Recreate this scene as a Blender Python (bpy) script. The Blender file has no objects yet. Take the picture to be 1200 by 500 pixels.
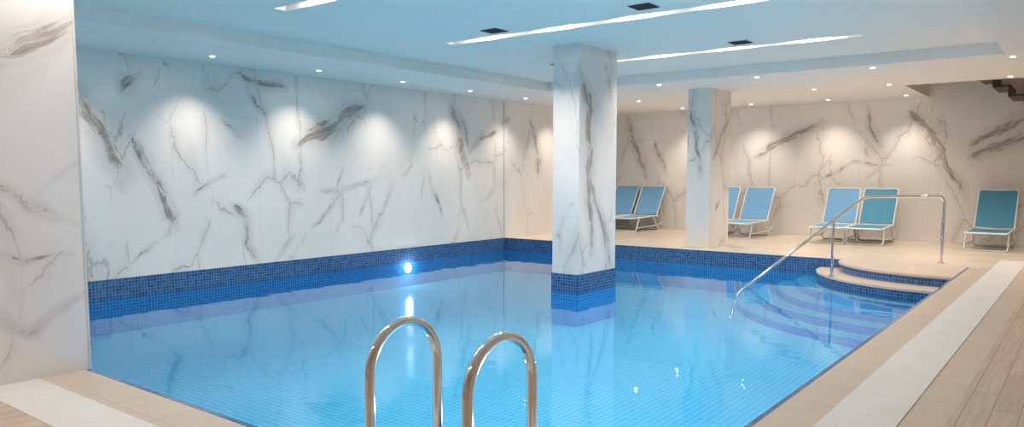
import bpy, math, random
import numpy as np
from mathutils import Vector, noise as mnoise
random.seed(4)
scene=bpy.context.scene
scene.view_settings.view_transform='Standard'
scene.view_settings.look='None'
scene.view_settings.exposure=0.06

# ------------------------------------------------------------ dimensions
XL=-11.95; XR=4.2; YB=20.7; YF=-4.0
PX0,PX1=XL,-1.70; PY0,PY1=2.72,15.15
WATER=-0.30; PFLOOR=-0.85
ZS=3.47; ZT=3.66            # soffit / tray ceiling heights
TX0,TX1=-9.85,-1.22; TY1=14.1

# ------------------------------------------------------------ node helpers
def newmat(name):
    m=bpy.data.materials.new(name); m.use_nodes=True
    nt=m.node_tree; nt.nodes.clear()
    out=nt.nodes.new('ShaderNodeOutputMaterial')
    return m,nt,out
def N(nt,t,**kw):
    n=nt.nodes.new(t)
    for k,v in kw.items():
        if k in n.inputs: n.inputs[k].default_value=v
        else: setattr(n,k,v)
    return n
def L(nt,a,b): nt.links.new(a,b)
def principled(nt,out,color=(.8,.8,.8),rough=.5,metal=0,spec=.5):
    p=nt.nodes.new('ShaderNodeBsdfPrincipled')
    p.inputs['Base Color'].default_value=(*color,1)
    p.inputs['Roughness'].default_value=rough
    p.inputs['Metallic'].default_value=metal
    p.inputs['Specular IOR Level'].default_value=spec
    L(nt,p.outputs[0],out.inputs[0]); return p
def mth(nt,op,a,b=None,c=None,clamp=False):
    n=nt.nodes.new('ShaderNodeMath'); n.operation=op; n.use_clamp=clamp
    for i,x in enumerate((a,b,c)):
        if x is None: continue
        if isinstance(x,(int,float)): n.inputs[i].default_value=x
        else: L(nt,x,n.inputs[i])
    return n.outputs[0]
def mapr(nt,v,a,b,c,d,smooth=True):
    n=nt.nodes.new('ShaderNodeMapRange'); n.clamp=True
    if smooth: n.interpolation_type='SMOOTHSTEP'
    L(nt,v,n.inputs[0])
    for i,x in zip((1,2,3,4),(a,b,c,d)): n.inputs[i].default_value=x
    return n.outputs[0]
def mixc(nt,f,a,b):
    n=nt.nodes.new('ShaderNodeMix'); n.data_type='RGBA'
    if isinstance(f,(int,float)): n.inputs[0].default_value=f
    else: L(nt,f,n.inputs[0])
    for i,x in ((6,a),(7,b)):
        if isinstance(x,tuple): n.inputs[i].default_value=(*x[:3],1)
        else: L(nt,x,n.inputs[i])
    return n.outputs[2]
def simple(name,c,rough=.5,metal=0,spec=.5):
    m,nt,o=newmat(name); p=principled(nt,o,c,rough,metal,spec)
    nz=N(nt,'ShaderNodeTexNoise',Scale=6.0)
    g=N(nt,'ShaderNodeNewGeometry'); L(nt,g.outputs['Position'],nz.inputs['Vector'])
    L(nt,mixc(nt,mapr(nt,nz.outputs[0],.3,.7,0,1),tuple(x*.97 for x in c),c),p.inputs['Base Color'])
    return m
def emis(name,c,s):
    m,nt,o=newmat(name); e=N(nt,'ShaderNodeEmission'); e.inputs[0].default_value=(*c,1); e.inputs[1].default_value=s
    L(nt,e.outputs[0],o.inputs[0]); return m

def marble(name,base,dark,seed=0.0,rough=.13,joint=1.6,thinamt=1.0):
    m,nt,o=newmat(name); p=principled(nt,o,base,rough)
    g=N(nt,'ShaderNodeNewGeometry')
    mp=N(nt,'ShaderNodeMapping'); mp.inputs['Location'].default_value=(seed,seed*1.7,seed*.6)
    mp.inputs['Rotation'].default_value=(.75,.65,0); mp.inputs['Scale'].default_value=(.8,1.0,.5)
    L(nt,g.outputs['Position'],mp.inputs[0]); pos=mp.outputs[0]
    w=N(nt,'ShaderNodeTexNoise',Scale=1.3,Detail=5.0,Roughness=.55); L(nt,pos,w.inputs['Vector'])
    vm=N(nt,'ShaderNodeVectorMath',operation='MULTIPLY_ADD'); L(nt,w.outputs['Color'],vm.inputs[0])
    vm.inputs[1].default_value=(.55,.55,.55); L(nt,pos,vm.inputs[2])
    v1=N(nt,'ShaderNodeTexVoronoi',feature='DISTANCE_TO_EDGE',Scale=.95); L(nt,vm.outputs[0],v1.inputs['Vector'])
    mk=N(nt,'ShaderNodeTexNoise',Scale=1.5,Detail=3.0); L(nt,pos,mk.inputs['Vector'])
    thin=mth(nt,'MULTIPLY',mapr(nt,v1.outputs[0],.0,.014,1,0),mapr(nt,mk.outputs[0],.41,.54,0,.60*thinamt))
    halo=mth(nt,'MULTIPLY',mapr(nt,v1.outputs[0],.0,.10,.20,0),mapr(nt,mk.outputs[0],.43,.6,0,1))
    at=N(nt,'ShaderNodeAttribute',attribute_name='vein')
    vc=N(nt,'ShaderNodeAttribute',attribute_name='veinco')
    n1=N(nt,'ShaderNodeTexNoise',Scale=2.2,Detail=5.0,Roughness=.65); L(nt,vc.outputs['Vector'],n1.inputs['Vector'])
    n2=N(nt,'ShaderNodeTexNoise',Scale=9.0,Detail=3.0); L(nt,g.outputs['Position'],n2.inputs['Vector'])
    x=mth(nt,'ADD',at.outputs['Fac'],mth(nt,'MULTIPLY',mth(nt,'SUBTRACT',n1.outputs[0],.5),2.6))
    x=mth(nt,'ADD',x,mth(nt,'MULTIPLY',mth(nt,'SUBTRACT',n2.outputs[0],.5),.9))
    bold=mapr(nt,x,.15,1.3,.87,0)
    soft=mapr(nt,at.outputs['Fac'],.5,3.2,.28,0)
    al=mth(nt,'MAXIMUM',mth(nt,'MAXIMUM',thin,halo),mth(nt,'MAXIMUM',bold,soft))
    cl=N(nt,'ShaderNodeTexNoise',Scale=.6,Detail=3.0); L(nt,pos,cl.inputs['Vector'])
    bc=mixc(nt,mapr(nt,cl.outputs[0],.35,.7,0,1),base,tuple(c*.91 for c in base))
    dc=mixc(nt,mapr(nt,n1.outputs[0],.35,.65,0,1),dark,tuple(min(1,c*1.8) for c in dark))
    col=mixc(nt,al,bc,dc)
    if joint:
        uv=N(nt,'ShaderNodeUVMap')
        br=N(nt,'ShaderNodeTexBrick',offset=0.0); br.inputs['Scale'].default_value=1.0
        br.inputs['Mortar Size'].default_value=.003; br.inputs['Brick Width'].default_value=joint; br.inputs['Row Height'].default_value=50.0
        L(nt,uv.outputs[0],br.inputs[0])
        col=mixc(nt,mth(nt,'MULTIPLY',br.outputs['Fac'],.3),col,(.35,.34,.33))
    L(nt,col,p.inputs['Base Color'])
    return m

def mosaic(name,c1,c2,grout,size=.05,rough=.12,gr=.07):
    m,nt,o=newmat(name); p=principled(nt,o,c1,rough)
    uv=N(nt,'ShaderNodeUVMap')
    br=N(nt,'ShaderNodeTexBrick',offset=0.0); br.inputs['Scale'].default_value=1.0
    br.inputs['Mortar Size'].default_value=size*gr; br.inputs['Brick Width'].default_value=size; br.inputs['Row Height'].default_value=size
    br.inputs['Mortar Smooth'].default_value=.1
    br.inputs['Color1'].default_value=(*c1,1); br.inputs['Color2'].default_value=(*c2,1); br.inputs['Mortar'].default_value=(*grout,1)
    L(nt,uv.outputs[0],br.inputs[0]); L(nt,br.outputs[0],p.inputs['Base Color'])
    return m

M={}
M['marble_l']=marble('marble_cool',(.87,.82,.775),(.23,.195,.17),0.0)
M['marble_b']=marble('marble_warm',(.90,.845,.79),(.27,.22,.18),7.3)
M['marble_p']=marble('marble_pier',(.79,.755,.73),(.28,.23,.20),3.1,joint=0,thinamt=.9)
M['marble_c']=marble('marble_column',(.85,.80,.77),(.24,.205,.18),11.7,joint=0)
M['mos_d']=mosaic('mosaic_dark_blue',(.012,.05,.165),(.035,.14,.34),(.17,.26,.40),.05)
M['mos_w']=mosaic('mosaic_pool_wall',(.01,.24,.62),(.02,.29,.68),(.10,.42,.76),.05)
M['mos_f']=mosaic('mosaic_pool_floor',(.055,.43,.67),(.075,.48,.73),(.24,.63,.82),.075,gr=.08)
M['mos_step']=mosaic('mosaic_step',(.06,.40,.66),(.08,.46,.72),(.25,.60,.80),.05)
M['mos_edge']=mosaic('mosaic_step_edge',(.03,.28,.58),(.04,.32,.62),(.15,.45,.70),.05)
M['ceil']=simple('ceiling_paint',(.94,.88,.82),.6)
M['white']=simple('white_metal',(.82,.82,.80),.3)
M['chrome']=simple('polished_steel',(.80,.79,.77),.07,1.0)
M['black']=simple('vent_black',(.02,.02,.022),.5)
M['wood_d']=simple('dark_wood',(.045,.03,.022),.4)
M['alu']=simple('satin_trim',(.60,.60,.60),.45,0.0)
M['em']=emis('downlight_glow',(1,.95,.88),25)
M['em2']=emis('trough_lamp_glow',(1,.97,.93),9)
M['emp']=emis('pool_lamp_glow',(.95,.98,1),5)
def fabric(name,c):
    m,nt,o=newmat(name); p=principled(nt,o,c,.7)
    uv=N(nt,'ShaderNodeUVMap'); br=N(nt,'ShaderNodeTexBrick',offset=0.5); br.inputs['Scale'].default_value=1.0
    br.inputs['Mortar Size'].default_value=.0015; br.inputs['Brick Width'].default_value=.02; br.inputs['Row Height'].default_value=.01
    br.inputs['Color1'].default_value=(*c,1); br.inputs['Color2'].default_value=(*[x*.9 for x in c],1); br.inputs['Mortar'].default_value=(*[x*.7 for x in c],1)
    L(nt,uv.outputs[0],br.inputs[0]); L(nt,br.outputs[0],p.inputs['Base Color']); return m
M['fab_b']=fabric('sling_blue',(.20,.46,.76)); M['fab_t']=fabric('sling_teal',(.08,.33,.50))
def tiles(name,c1,c2,grout,w,hh,rough,off=0.0,mort=.004,streak=False):
    m,nt,o=newmat(name); p=principled(nt,o,c1,rough)
    uv=N(nt,'ShaderNodeUVMap'); br=N(nt,'ShaderNodeTexBrick',offset=off); br.inputs['Scale'].default_value=1.0
    br.inputs['Mortar Size'].default_value=mort; br.inputs['Brick Width'].default_value=w; br.inputs['Row Height'].default_value=hh
    br.inputs['Color1'].default_value=(*c1,1); br.inputs['Color2'].default_value=(*c2,1); br.inputs['Mortar'].default_value=(*grout,1)
    if streak:
        r_=N(nt,'ShaderNodeMapping'); r_.inputs['Rotation'].default_value=(0,0,math.pi/2); L(nt,uv.outputs[0],r_.inputs[0]); L(nt,r_.outputs[0],br.inputs[0])
    else: L(nt,uv.outputs[0],br.inputs[0])
    g=N(nt,'ShaderNodeNewGeometry'); mp=N(nt,'ShaderNodeMapping')
    mp.inputs['Scale'].default_value=(18,1.2,1) if streak else (2,2,2)
    L(nt,g.outputs['Position'],mp.inputs[0]); nz=N(nt,'ShaderNodeTexNoise',Scale=1.5,Detail=5.0,Roughness=.6); L(nt,mp.outputs[0],nz.inputs['Vector'])
    f=mapr(nt,nz.outputs[0],.3,.7,.0,.5 if streak else .14)
    L(nt,mixc(nt,f,br.outputs[0],tuple(x*.55 for x in c1)),p.inputs['Base Color'])
    return m
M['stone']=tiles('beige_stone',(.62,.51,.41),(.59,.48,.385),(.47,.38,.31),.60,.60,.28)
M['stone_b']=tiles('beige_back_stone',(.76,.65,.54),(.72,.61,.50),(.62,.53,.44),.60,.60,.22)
M['plank']=tiles('oak_plank_tile',(.64,.50,.39),(.53,.41,.31),(.28,.21,.16),1.2,.16,.3,.37,.004,True)
M['grate']=tiles('white_grate_slats',(.78,.75,.72),(.76,.73,.70),(.62,.60,.57),.022,.19,.35,0,.002)
M['tread']=tiles('step_tread_stone',(.68,.56,.46),(.66,.54,.44),(.56,.46,.38),.5,.5,.3)
M['nosing']=simple('step_nosing',(.62,.50,.42),.3)

# water: clear, mirror-like by Fresnel
m,nt,o=newmat('pool_water')
fr=N(nt,'ShaderNodeFresnel',IOR=1.33)
tr=N(nt,'ShaderNodeBsdfTransparent'); tr.inputs[0].default_value=(.86,.97,1,1)
gl=N(nt,'ShaderNodeBsdfGlossy'); gl.inputs['Roughness'].default_value=0.03; gl.inputs[0].default_value=(.76,.90,1,1)
g=N(nt,'ShaderNodeNewGeometry'); nz=N(nt,'ShaderNodeTexNoise',Scale=1.8,Detail=2.0); L(nt,g.outputs['Position'],nz.inputs['Vector'])
bp=N(nt,'ShaderNodeBump',Strength=.04,Distance=.10); L(nt,nz.outputs[0],bp.inputs['Height'])
L(nt,bp.outputs[0],fr.inputs['Normal']); L(nt,bp.outputs[0],gl.inputs['Normal'])
mx=N(nt,'ShaderNodeMixShader'); L(nt,fr.outputs[0],mx.inputs[0]); L(nt,tr.outputs[0],mx.inputs[1]); L(nt,gl.outputs[0],mx.inputs[2]); L(nt,mx.outputs[0],o.inputs[0])
M['water']=m

# ------------------------------------------------------------ mesh builder
class B:
    def __init__(s): s.v=[]; s.f=[]; s.m=[]; s.mats=[]; s.sm=[]
    def mi(s,k):
        if k not in s.mats: s.mats.append(k)
        return s.mats.index(k)
    def add(s,vs,fs,mat,smooth=False):
        o=len(s.v); s.v+= [tuple(v) for v in vs]; i=s.mi(mat)
        for f in fs: s.f.append(tuple(o+x for x in f)); s.m.append(i); s.sm.append(smooth)
    def box(s,x0,x1,y0,y1,z0,z1,mat,top=None,bottom=None):
        vs=[(x,y,z) for z in (z0,z1) for y in (y0,y1) for x in (x0,x1)]
        s.add(vs,[(0,4,6,2),(1,3,7,5),(0,1,5,4),(2,6,7,3)],mat)
        s.add(vs,[(4,5,7,6)],top or mat); s.add(vs,[(0,2,3,1)],bottom or mat)
    def grid(s,o,u,v,lu,lv,step,mat):
        nu=max(1,int(round(lu/step))); nv=max(1,int(round(lv/step)))
        o,u,v=Vector(o),Vector(u),Vector(v)
        vs=[o+u*(lu*i/nu)+v*(lv*j/nv) for j in range(nv+1) for i in range(nu+1)]
        fs=[(j*(nu+1)+i,j*(nu+1)+i+1,(j+1)*(nu+1)+i+1,(j+1)*(nu+1)+i) for j in range(nv) for i in range(nu)]
        s.add(vs,fs,mat)
    def tube(s,pts,r,mat,seg=14,fillet=0,fs=8,closed=False):
        P=[Vector(p) for p in pts]
        if fillet:
            Q=[P[0]]
            for a,b,c in zip(P,P[1:],P[2:]):
                d1=(a-b); d2=(c-b); l=min(fillet,d1.length*.49,d2.length*.49)
                p0=b+d1.normalized()*l; p2=b+d2.normalized()*l
                for k in range(fs+1):
                    t=k/fs; Q.append(p0*(1-t)**2+b*2*t*(1-t)+p2*t*t)
            Q.append(P[-1]); P=Q
        n=len(P); T=[]
        for i in range(n):
            a=P[max(i-1,0)]; b=P[min(i+1,n-1)]; T.append((b-a).normalized())
        up=Vector((0,0,1)) if abs(T[0].z)<.9 else Vector((1,0,0))
        nrm=(up-T[0]*up.dot(T[0])).normalized(); vs=[]
        for i in range(n):
            nrm=(nrm-T[i]*nrm.dot(T[i])).normalized(); bn=T[i].cross(nrm)
            for k in range(seg):
                an=2*math.pi*k/seg; vs.append(P[i]+(nrm*math.cos(an)+bn*math.sin(an))*r)
        fc=[(i*seg+k,i*seg+(k+1)%seg,(i+1)*seg+(k+1)%seg,(i+1)*seg+k) for i in range(n-1) for k in range(seg)]
        s.add(vs,fc,mat,True)
        s.add(vs[:seg],[tuple(reversed(range(seg)))],mat); s.add(vs[-seg:],[tuple(range(seg))],mat)
    def cyl(s,c,r,z0,z1,mat,seg=24,cap=None):
        vs=[(c[0]+r*math.cos(2*math.pi*k/seg),c[1]+r*math.sin(2*math.pi*k/seg),z) for z in (z0,z1) for k in range(seg)]
        s.add(vs,[(k,(k+1)%seg,seg+(k+1)%seg,seg+k) for k in range(seg)],mat,True)
        s.add(vs,[tuple(reversed(range(seg))),tuple(range(seg,2*seg))],cap or mat)
    def build(s,name,veins=None,xf=None,sc=1.0):
        me=bpy.data.meshes.new(name); vs=s.v
        me.from_pydata(vs,[],s.f); 
        for k in s.mats: me.materials.append(M[k])
        me.polygons.foreach_set('material_index',s.m); me.polygons.foreach_set('use_smooth',s.sm)
        me.update()
        uv=me.uv_layers.new(name='UVMap').data
        for p in me.polygons:
            n=p.normal; ax=max(range(3),key=lambda i:abs(n[i]))
            for li in p.loop_indices:
                c=me.vertices[me.loops[li].vertex_index].co
                uv[li].uv=(c.y,c.z) if ax==0 else ((c.x,c.z) if ax==1 else (c.x,c.y))
        nv=len(vs); arr=np.full(nv,9.0,dtype=np.float32); co=np.zeros((nv,3),dtype=np.float32)
        if veins:
            pv=np.array([tuple(Vector(v)+.12*mnoise.noise_vector(Vector(v)*1.5)+.04*mnoise.noise_vector(Vector(v)*5)) for v in vs])
            for vi,(w,pl) in enumerate(veins):
                w*=1.35
                tot=len(pl)-1; acc=0.0
                for i,(a,b) in enumerate(zip(pl,pl[1:])):
                    a=np.array(a,float); b=np.array(b,float); d=b-a; ln=math.sqrt(d@d)
                    t=np.clip(((pv-a)@d)/(d@d),0,1); q=a+t[:,None]*d
                    dist=np.linalg.norm(pv-q,axis=1)
                    sg=np.sign(np.cross(np.broadcast_to(d,pv.shape),pv-a).sum(axis=1)+1e-9)
                    s_=(i+t)/tot; ww=w*(.30+.70*np.sin(np.pi*np.clip(s_*.9+.05,0,1)))
                    r=(dist/ww).astype(np.float32); k=r<arr
                    arr=np.where(k,r,arr)
                    co[k,0]=(acc+t*ln)[k]*.9+vi*7.3; co[k,1]=(sg*dist)[k]*9.0; co[k,2]=vi*3.1
                    acc+=ln
            me.attributes.new('vein','FLOAT','POINT').data.foreach_set('value',arr)
            me.attributes.new('veinco','FLOAT_VECTOR','POINT').data.foreach_set('vector',co.ravel())
        else:
            me.attributes.new('vein','FLOAT','POINT').data.foreach_set('value',arr)
        ob=bpy.data.objects.new(name,me); scene.collection.objects.link(ob)
        if xf: ob.location=xf[0]; ob.rotation_euler=(0,0,xf[1]); ob.scale=(sc,sc,sc)
        return ob

# ------------------------------------------------------------ walls
def onX(x,pl): return [(x,y,z) for y,z in pl]
def onY(y,pl): return [(x,y,z) for x,z in pl]
VL=[(.10,[(4.95,2.87),(5.13,2.5),(5.38,2.12),(5.57,1.67),(5.52,1.45)]),(.07,[(5.57,2.83),(5.7,3.0),(5.9,3.2)]),
(.06,[(5.7,2.23),(5.97,1.8),(6.32,1.11),(6.49,.69)]),(.022,[(6.46,.97),(6.98,1.38),(7.33,1.63)]),(.05,[(7.38,1.16),(7.68,.8),(7.72,.38),(7.98,.03)]),
(.12,[(8.84,2.2),(9.6,2.52),(10.4,3.02)]),(.06,[(9.0,2.42),(9.7,2.75)]),(.07,[(7.72,3.35),(8.16,3.3),(8.6,3.2)]),(.035,[(7.8,3.26),(7.98,2.9),(8.37,2.43)]),
(.03,[(7.26,2.62),(7.66,2.27)]),(.03,[(9.0,.5),(9.93,1.26),(10.8,1.5),(11,1.87)]),(.025,[(8.3,.07),(8.9,.5)]),(.11,[(13.2,3.2),(13.45,2.5),(13.7,1.6)]),
(.05,[(13.5,3.0),(13.75,2.2)]),(.06,[(13.8,2.15),(14.7,2.67),(15.3,3.0)]),(.025,[(11.3,1.14),(11.9,1.88)]),(.03,[(12.3,1.7),(12.8,.5)]),(.03,[(14.2,.95),(15.2,1.45)]),
(.02,[(9.3,1.3),(9.93,1.26)]),(.02,[(10.3,.6),(10.8,1.5)]),(.025,[(5.6,.25),(6.3,.6),(6.46,.97)]),(.06,[(16.2,3.1),(16.6,2.2),(16.7,1.5)]),(.04,[(17.5,1.0),(18.3,1.7),(18.9,2.8)])]
w=B(); w.grid((XL,PY0,0),(0,1,0),(0,0,1),YB-PY0,ZS,.05,'marble_l')
w.box(XL-.2,XL-.001,PY0,YB+.2,0,ZS,'ceil')
w.build('wall_left',[(a,onX(XL,p)) for a,p in VL])
t=B(); t.box(XL,XL+.012,15.10,15.15,0,ZS,'alu'); t.build('trim_1')
VB=[(.10,[(-11.52,3.35),(-11.22,2.64),(-10.88,1.6)]),(.05,[(-10.55,2.62),(-10.2,1.6)]),(.09,[(-7.43,2.14),(-6.59,2.58),(-5.79,2.96)]),(.05,[(-4.7,3.32),(-4.26,2.17)]),
(.10,[(-3.67,3.2),(-3.09,2.36),(-2.46,1.06)]),(.10,[(-2.34,2.34),(-1.37,2.89),(-.8,3.1)]),(.10,[(-2.33,2.1),(-1.35,2.47),(-.6,2.7)]),(.03,[(-7.84,1.36),(-7.45,.3)]),
(.025,[(-5.99,1.37),(-4.95,1.93),(-3.96,1.81)]),(.03,[(-9.5,3.2),(-9.1,2.2),(-8.8,1.2)]),(.06,[(0,1.0),(.7,2.0),(1.5,2.8)])]
w=B(); w.grid((XL,YB,0),(1,0,0),(0,0,1),XR-XL,5.2,.05,'marble_b'); w.box(XL-.2,XR+.2,YB+.001,YB+.2,0,5.2,'ceil')
w.build('wall_back',[(a,onY(YB,p)) for a,p in VB])
PXF=-6.52
VP=[(.085,[(.9,1.6),(2.18,2.44),(2.42,2.62),(2.72,2.80)]),(.05,[(1.6,2.9),(2.3,3.15)]),(.022,[(1.6,1.7),(2.13,1.49),(2.36,1.32),(2.72,1.21)]),(.015,[(1.9,1.06),(2.34,.97),(2.72,1.0)]),
(.022,[(1.7,.9),(2.09,.57),(2.31,.41),(2.7,.63)]),(.015,[(2.36,1.32),(2.49,1.53),(2.72,1.77)])]
w=B(); w.grid((PXF,YF,0),(0,1,0),(0,0,1),PY0-YF,ZT+.1,.04,'marble_p'); w.grid((PXF,PY0,0),(-1,0,0),(0,0,1),PXF-XL,ZT+.1,.08,'marble_p')
w.box(XL,PXF-.01,YF,PY0-.01,0,ZT+.1,'ceil')
w.build('wall_pier',[(a,onX(PXF,p)) for a,p in VP])
t=B(); t.box(PXF-.012,PXF+.006,PY0-.012,PY0+.006,0,ZT,'alu'); t.build('trim_2')
w=B(); w.grid((XR,YF,0),(0,1,0),(0,0,1),YB-YF,ZS+.1,.2,'marble_b'); w.box(XR+.001,XR+.2,YF,YB,0,5.2,'ceil'); w.build('wall_right')
w=B(); w.grid((PXF,YF,0),(1,0,0),(0,0,1),XR-PXF,ZS+.2,.2,'marble_b'); w.box(PXF,XR,YF-.2,YF-.001,0,ZT+.1,'ceil'); w.build('wall_front')

# ------------------------------------------------------------ columns
def column(x0,x1,y0,y1,zb,veins):
    c=B(); ztop=ZT if y0<14 else ZS
    for o,u,l in (((x0,y0,0),(1,0,0),x1-x0),((x1,y0,0),(0,1,0),y1-y0),((x1,y1,0),(-1,0,0),x1-x0),((x0,y1,0),(0,-1,0),y1-y0)):
        c.grid(o,u,(0,0,1),l,ztop,.03,'marble_c')
    if zb<0:
        c.box(x0-.012,x1+.012,y0-.012,y1+.012,-.32,0,'mos_d'); c.box(x0-.011,x1+.011,y0-.011,y1+.011,zb,-.32,'mos_w')
    return c.build('marble_column',veins)
cx0,cx1,cy0,cy1=-7.02,-6.52,10.17,11.35
column(cx0,cx1,cy0,cy1,PFLOOR,[(.09,onX(cx1,[(10.25,3.3),(10.5,2.6),(10.45,1.6),(10.6,.3)])),(.06,onX(cx1,[(10.5,1.6),(10.9,.9),(11.2,.0)])),(.03,onX(cx1,[(10.9,3.6),(11.1,2.8),(11.3,2.4)])),
 (.022,onY(cy0,[(-7.0,.55),(-6.8,1.0),(-6.55,1.2)])),(.02,onY(cy0,[(-7.0,3.2),(-6.75,2.9),(-6.6,3.4)])),(.018,onY(cy0,[(-6.95,.9),(-6.8,.2)]))])
column(-7.2,-6.66,15.65,16.75,0,[(.05,onY(15.65,[(-7.1,3.2),(-6.95,2.2),(-6.85,1.6)])),(.05,onX(-6.66,[(15.8,1.9),(16.2,2.5),(16.7,2.9)])),(.02,onX(-6.66,[(15.8,.6),(16.3,1.2)]))])

# ------------------------------------------------------------ floor, pool, grate
f=B()
f.box(PXF,XR,YF,1.92,-.2,0,'plank')
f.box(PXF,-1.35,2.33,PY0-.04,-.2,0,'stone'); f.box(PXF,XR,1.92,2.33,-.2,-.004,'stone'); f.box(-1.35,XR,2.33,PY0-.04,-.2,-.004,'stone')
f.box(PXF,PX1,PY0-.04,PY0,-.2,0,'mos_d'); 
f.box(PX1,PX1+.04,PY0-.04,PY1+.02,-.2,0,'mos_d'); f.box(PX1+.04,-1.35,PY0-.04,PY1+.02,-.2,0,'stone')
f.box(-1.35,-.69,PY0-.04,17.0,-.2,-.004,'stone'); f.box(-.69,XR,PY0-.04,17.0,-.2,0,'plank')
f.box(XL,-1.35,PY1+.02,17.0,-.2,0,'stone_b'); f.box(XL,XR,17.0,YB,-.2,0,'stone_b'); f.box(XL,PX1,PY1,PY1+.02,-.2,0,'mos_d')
f.build('floor')
g_=B(); g_.box(-1.35,-.93,1.92,16.85,-.003,.003,'grate'); g_.box(PXF,-1.35,1.92,2.33,-.003,.003,'grate'); g_.build('drain_grate')
p=B(); ZB=-.32
p.box(PX0-.2,PX0+.012,PY0,PY1,ZB,0,'mos_d'); p.box(PX0-.2,PX0+.012,PY0,PY1,PFLOOR,ZB,'mos_w')
p.box(PX1,PX1+.2,PY0,PY1,ZB,-.2,'mos_d'); p.box(PX1,PX1+.2,PY0,PY1,PFLOOR,ZB,'mos_w')
p.box(PX0,PX1,PY0-.2,PY0,ZB,-.2,'mos_d'); p.box(PX0,PX1,PY0-.2,PY0,PFLOOR,ZB,'mos_w')
p.box(PX0,PX1,PY1,PY1+.2,ZB,-.2,'mos_d'); p.box(PX0,PX1,PY1,PY1+.2,PFLOOR,ZB,'mos_w')
p.box(PX0-.2,PX1+.2,PY0-.2,PY1+.2,PFLOOR-.1,PFLOOR,'mos_f')
p.build('swimming_pool')
wt=B(); wt.add([(PX0+.012,PY0,WATER),(PX1,PY0,WATER),(PX1,PY1,WATER),(PX0+.012,PY1,WATER)],[(0,1,2,3)],'water'); wt.build('pool_water')

# curved corner steps
st=B()
levels=[(0.0,2.08,1.68),(-.17,2.45,2.25),(-.37,2.80,2.66),(-.49,3.14,3.06),(-.61,3.48,3.48),(-.73,3.84,3.90)]
def qprism(rx,ry,z0,z1,side,top,seg=48,cx=PX1,cy=PY1):
    arc=[(cx-rx*math.cos(k/seg*math.pi/2),cy-ry*math.sin(k/seg*math.pi/2)) for k in range(seg+1)]
    ring=arc+[(cx,cy)]; n=len(ring)
    vs=[(x,y,z0) for x,y in ring]+[(x,y,z1) for x,y in ring]
    st.add(vs,[(k,k+1,n+k+1,n+k) for k in range(seg)],side)
    st.add(vs,[tuple(range(n,2*n))],top)
for i,(z,rx,ry) in enumerate(levels):
    if i<2:
        qprism(rx-.02,ry-.02,PFLOOR,z-.035,'mos_d','mos_d'); qprism(rx,ry,z-.035,z-.001,'nosing','nosing'); qprism(rx-.05,ry-.05,z-.001,z+.003,'tread','tread')
    else:
        qprism(rx,ry,PFLOOR,z,'mos_w','mos_edge'); qprism(rx-.035,ry-.035,z,z+.002,'mos_step','mos_step')
st.build('pool_steps')

# ------------------------------------------------------------ rails
def ladder():
    b=B(); ya,yb=2.39,2.86; R_=(yb-ya)/2
    for x in (-2.71,-2.09):
        b.tube([(x,ya,.003),(x,ya,.63)]+[(x,ya+R_*(1-math.cos(a)),.63+.24*math.sin(a)) for a in [math.pi*k/20 for k in range(1,20)]]+[(x,yb,.63),(x,yb,-.78)],.026,'chrome',20)
        b.cyl((x,ya),.05,0.001,.02,'chrome'); b.cyl((x,ya),.035,.02,.05,'chrome')
        b.tube([(x,2.73,-.7),(x,yb,-.7)],.015,'chrome')
    for z in (-.40,-.68): b.box(-2.71,-2.09,2.82,2.90,z-.015,z+.015,'chrome')
    return b.build('pool_ladder')
ladder()
def rail_pt(t,z): return (-2.17+(-4.65+2.17)*t,15.63+(12.39-15.63)*t,z)
b=B()
b.tube([rail_pt(0,0),rail_pt(0,1.22),rail_pt(.42,1.22),rail_pt(1.03,-.42),rail_pt(1.05,PFLOOR)],.026,'chrome',18,.16,10)
b.tube([rail_pt(.57,-.166),rail_pt(.57,.80)],.022,'chrome',16)
b.cyl(rail_pt(0,0)[:2],.055,0.0,.02,'chrome'); b.cyl(rail_pt(.57,0)[:2],.055,-.166,-.145,'chrome')
b.build('pool_handrail')

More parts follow.
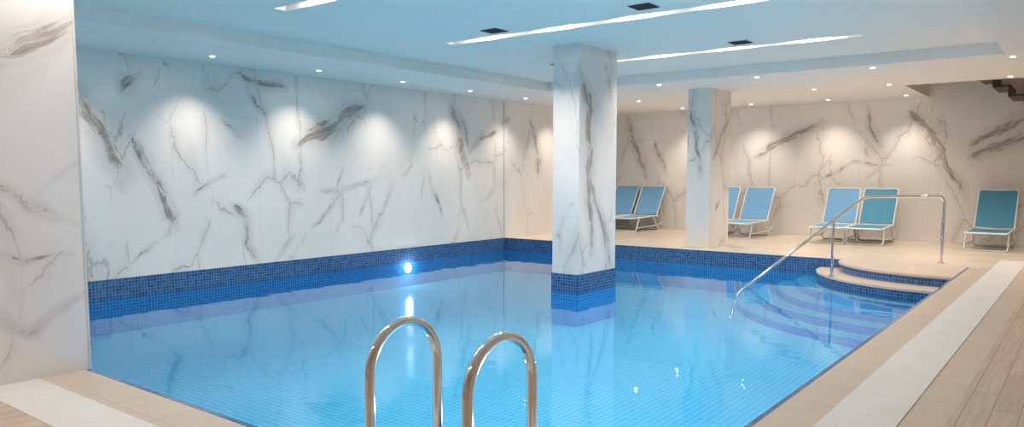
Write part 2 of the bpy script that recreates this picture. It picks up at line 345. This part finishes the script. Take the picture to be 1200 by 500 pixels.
# ------------------------------------------------------------ sun loungers
def lounger(x,y,rot,fab):
    b=B(); W=.34; ang=math.radians(58)
    def sling(path,hw):
        n=len(path); vs=[]
        for k,(yy,zz) in enumerate(path):
            for j in range(7):
                u=j/6*2-1; sag=.018*(1-u*u); vs.append((u*hw,yy,zz-sag))
        m_=len(vs); vs2=[(a,c,d-.008) for a,c,d in vs]
        fc=[(k*7+j,k*7+j+1,(k+1)*7+j+1,(k+1)*7+j) for k in range(n-1) for j in range(6)]
        b.add(vs,fc,fab,True); b.add(vs2,[tuple(reversed(q)) for q in fc],fab,True)
        e=[(k*7,(k+1)*7) for k in range(n-1)]+[(k*7+6,(k+1)*7+6) for k in range(n-1)]+[(j,j+1) for j in range(6)]+[((n-1)*7+j,(n-1)*7+j+1) for j in range(6)]
        b.add(vs+vs2,[(p_,q_,q_+m_,p_+m_) for p_,q_ in e],fab)
    y1,z1=1.22,.37; L_=.90; y2=y1+L_*math.cos(ang); z2=z1+L_*math.sin(ang)
    sling([(0.03+k*(y1-.05)/8,.345+.02*k/8) for k in range(9)],W-.012)
    sling([(y1+.03+(y2-y1-.04)*k/8,z1+.045+(z2-z1-.05)*k/8) for k in range(9)],W-.012)
    b.tube([(-W,y1+.08,.37),(-W,0,.345),(W,0,.345),(W,y1+.08,.37)],.017,'white',10,.06,6)
    b.tube([(-W,y1,z1),(-W,y2,z2),(W,y2,z2),(W,y1,z1)],.015,'white',10,.07,6)
    b.tube([(-W,y1,z1-.01),(W,y1,z1-.01)],.015,'white',10)
    b.tube([(-W,.30,.35),(-W-.01,.12,.018),(W+.01,.12,.018),(W,.30,.35)],.017,'white',10,.05,6)
    b.tube([(-W,1.02,.36),(-W-.01,1.32,.018),(W+.01,1.32,.018),(W,1.02,.36)],.017,'white',10,.05,6)
    for sx in (-W,W):
        b.tube([(sx,y1+.30*math.cos(ang)+.04,z1+.40*math.sin(ang)),(sx,y1+.34,.20),(sx,1.25,.11)],.012,'white',8,.04,4)
        b.tube([(sx,.16,.10),(sx,1.28,.12)],.011,'white',8)
    b.build('sun_lounger',xf=((x,y,0),rot),sc=1.12)
for x,y,r,fab in [(-11.4,18.75,.02,'fab_b'),(-10.56,18.7,-.02,'fab_b'),(-8.1,18.5,.03,'fab_b'),(-7.22,18.45,-.02,'fab_b'),(-4.95,18.3,.03,'fab_b'),(-4.13,18.35,.02,'fab_t'),(-1.78,18.45,-.02,'fab_t')]:
    lounger(x,y,r,fab)

# ------------------------------------------------------------ ceiling
c=B(); CT=ZT+.35
VX,VY=-3.30,17.7
c.box(XL,TX0,PY0,YB,ZS,CT,'ceil')
c.box(TX0,VX,TY1,YB,ZS,CT,'ceil'); c.box(VX,XR,TY1,VY,ZS,CT,'ceil')
c.box(TX1,XR,YF,TY1,ZS,CT,'ceil')
TR=[-.6,2.62,5.85,8.98,12.15]; SX0,SX1=-8.2,-2.85; HW=.10  # nearest pair of troughs is unseen, added to even out the room light
y=YF
for ty in TR:
    c.box(TX0,TX1,y,ty-HW,ZT,CT,'ceil'); c.box(TX0,SX0,ty-HW,ty+HW,ZT,CT,'ceil'); c.box(SX1,TX1,ty-HW,ty+HW,ZT,CT,'ceil')
    c.box(SX0,SX1,ty-HW,ty+HW,ZT+.13,CT,'ceil'); y=ty+HW
c.box(TX0,TX1,y,TY1,ZT,CT,'ceil')
c.box(VX-.15,VX,VY,YB,CT,5.2,'ceil'); c.box(VX-.15,XR,VY-.15,VY,CT,5.2,'ceil'); c.box(VX-.15,XR,VY-.15,YB,5.2,5.35,'ceil')
c.build('ceiling')

def lamp(kind,loc,energy,color=(1,.93,.84),size=.04,rot=(0,0,0),spot=None,blend=.6,sx=None,sy=None,parent=None,name='lamp'):
    l=bpy.data.lights.new(name,kind); l.energy=energy; l.color=color
    if kind=='AREA':
        l.shape='RECTANGLE'; l.size=sx; l.size_y=sy
    else: l.shadow_soft_size=size
    if kind=='SPOT': l.spot_size=math.radians(spot); l.spot_blend=blend
    o=bpy.data.objects.new(name,l); o.location=loc; o.rotation_euler=rot; scene.collection.objects.link(o)
    if parent: o.parent=parent
    return o
tb=B()
for ty in TR:
    for e in (-1,1): tb.box(SX0,SX1,ty+e*HW-.006,ty+e*HW+.006,ZT-.004,ZT+.02,'white')
    for k in range(4):
        xx=SX0+.75+k*(SX1-SX0-1.5)/3
        tb.box(xx-.17,xx+.17,ty-.05,ty+.05,ZT+.09,ZT+.129,'white',bottom='em2')
ot=tb.build('linear_ceiling_light')
for ty,en in zip(TR,(20,20,33,41,41)):
    for k in range(4):
        xx=SX0+.75+k*(SX1-SX0-1.5)/3
        lamp('AREA',(xx,ty,ZT+.08),en,(1,.91,.82),sx=.34,sy=.10,parent=ot,name='trough_lamp')
for x,y in [(-4.5,8.46),(-6.93,8.55),(-4.5,11.63),(-8.0,11.85)]:
    b=B(); b.box(-.16,.16,-.16,.16,-.006,0,'white')
    b.box(-.145,.145,-.145,.145,-.012,-.006,'black')
    for k in range(5): b.box(-.14,.14,-.12+k*.055,-.10+k*.055,-.018,-.012,'black')
    b.build('air_vent',xf=((x,y,ZT),0))
pts=[]; wall=[]
TA=math.radians(14)
for i in range(8): wall.append((-11.15,4.62+2.07*i,145,(0,TA,0)))
for x in (-9.3,-7.35,-5.4,-3.65): wall.append((x,19.85,135,(TA,0,0)))
for x in (-9.3,-7.3,-5.25,-3.2,-1.15,.9): pts.append((x,14.45,80))
for x in (-9.3,-7.3,-5.0,-3.5,-1.4,.7): pts.append((x,17.3,190))
for y in (-2,1,4,7,10,12.6): pts.append((1.6,y,80))  # unseen row on the right soffit, added to light the deck
db=B()
for q in pts+wall:
    x,y=q[:2]
    db.cyl((x,y),.055,ZS-.006,ZS,'white',20); db.cyl((x,y),.038,ZS-.009,ZS-.006,'em',16)
od=db.build('recessed_downlights')
for x,y,e,r in wall: lamp('SPOT',(x,y,ZS-.02),e,(1,.89,.78),.04,rot=r,spot=90,blend=1.0,parent=od,name='wallwash')
for x,y,e in pts: lamp('SPOT',(x,y,ZS-.02),e,(1,.87,.73),.03,spot=125,blend=.8,parent=od,name='downlight')

# pool lamps
pl=B()
ZL=-.44
def plamp(x,y,nx,ny):
    seg=20; t=(-ny,nx)
    for r,off,mat in ((.12,.015,'white'),(.10,.025,'emp')):
        vs=[(x+nx*off+t[0]*r*math.cos(a),y+ny*off+t[1]*r*math.cos(a),ZL+r*math.sin(a)) for a in [2*math.pi*k/seg for k in range(seg)]]
        vb=[(v[0]-nx*off,v[1]-ny*off,v[2]) for v in vs]
        pl.add(vs+vb,[tuple(range(seg))]+[(k,(k+1)%seg,seg+(k+1)%seg,seg+k) for k in range(seg)],mat)
PL=[(PX0+.012,11.67,1,0,12),(PX1,5.2,-1,0,90),(PX1,9.6,-1,0,14),(-3.6,PY0,0,1,14),(-9.0,PY0,0,1,14)]  # farther right lamp and front pair are hidden, added to light the pool
for q in PL: plamp(*q[:4])
op=pl.build('underwater_pool_lamps')
for x,y,nx,ny,e in PL:
    lamp('POINT',(x+nx*.075,y+ny*.075,ZL),e,(1,.97,.93),.045,parent=op,name='pool_lamp')

# ------------------------------------------------------------ stair in the void
s=B(); n=19; x=-2.75; z=4.15
for k in range(n):
    s.box(x,x+.33,19.35,YB-.02,z-.045,z,'wood_d'); s.box(x+.285,x+.325,19.35,YB-.02,z-.215,z-.045,'wood_d')
    x+=.29; z-=.21
s.build('staircase')

# ------------------------------------------------------------ world + camera
wd=bpy.data.worlds.new('world'); scene.world=wd; wd.use_nodes=True
wd.node_tree.nodes['Background'].inputs[0].default_value=(.6,.7,.8,1); wd.node_tree.nodes['Background'].inputs[1].default_value=.3
th=math.radians(5.0); fpx=887*math.cos(th)
cam=bpy.data.cameras.new('camera'); co=bpy.data.objects.new('camera',cam); scene.collection.objects.link(co)
cam.sensor_width=36; cam.lens=fpx/1200*36; cam.shift_y=(205+fpx*math.tan(th)-250)/1200
co.location=(0,0,1.6); co.rotation_euler=(math.radians(90)-th,0,math.radians(37.7))
scene.camera=co
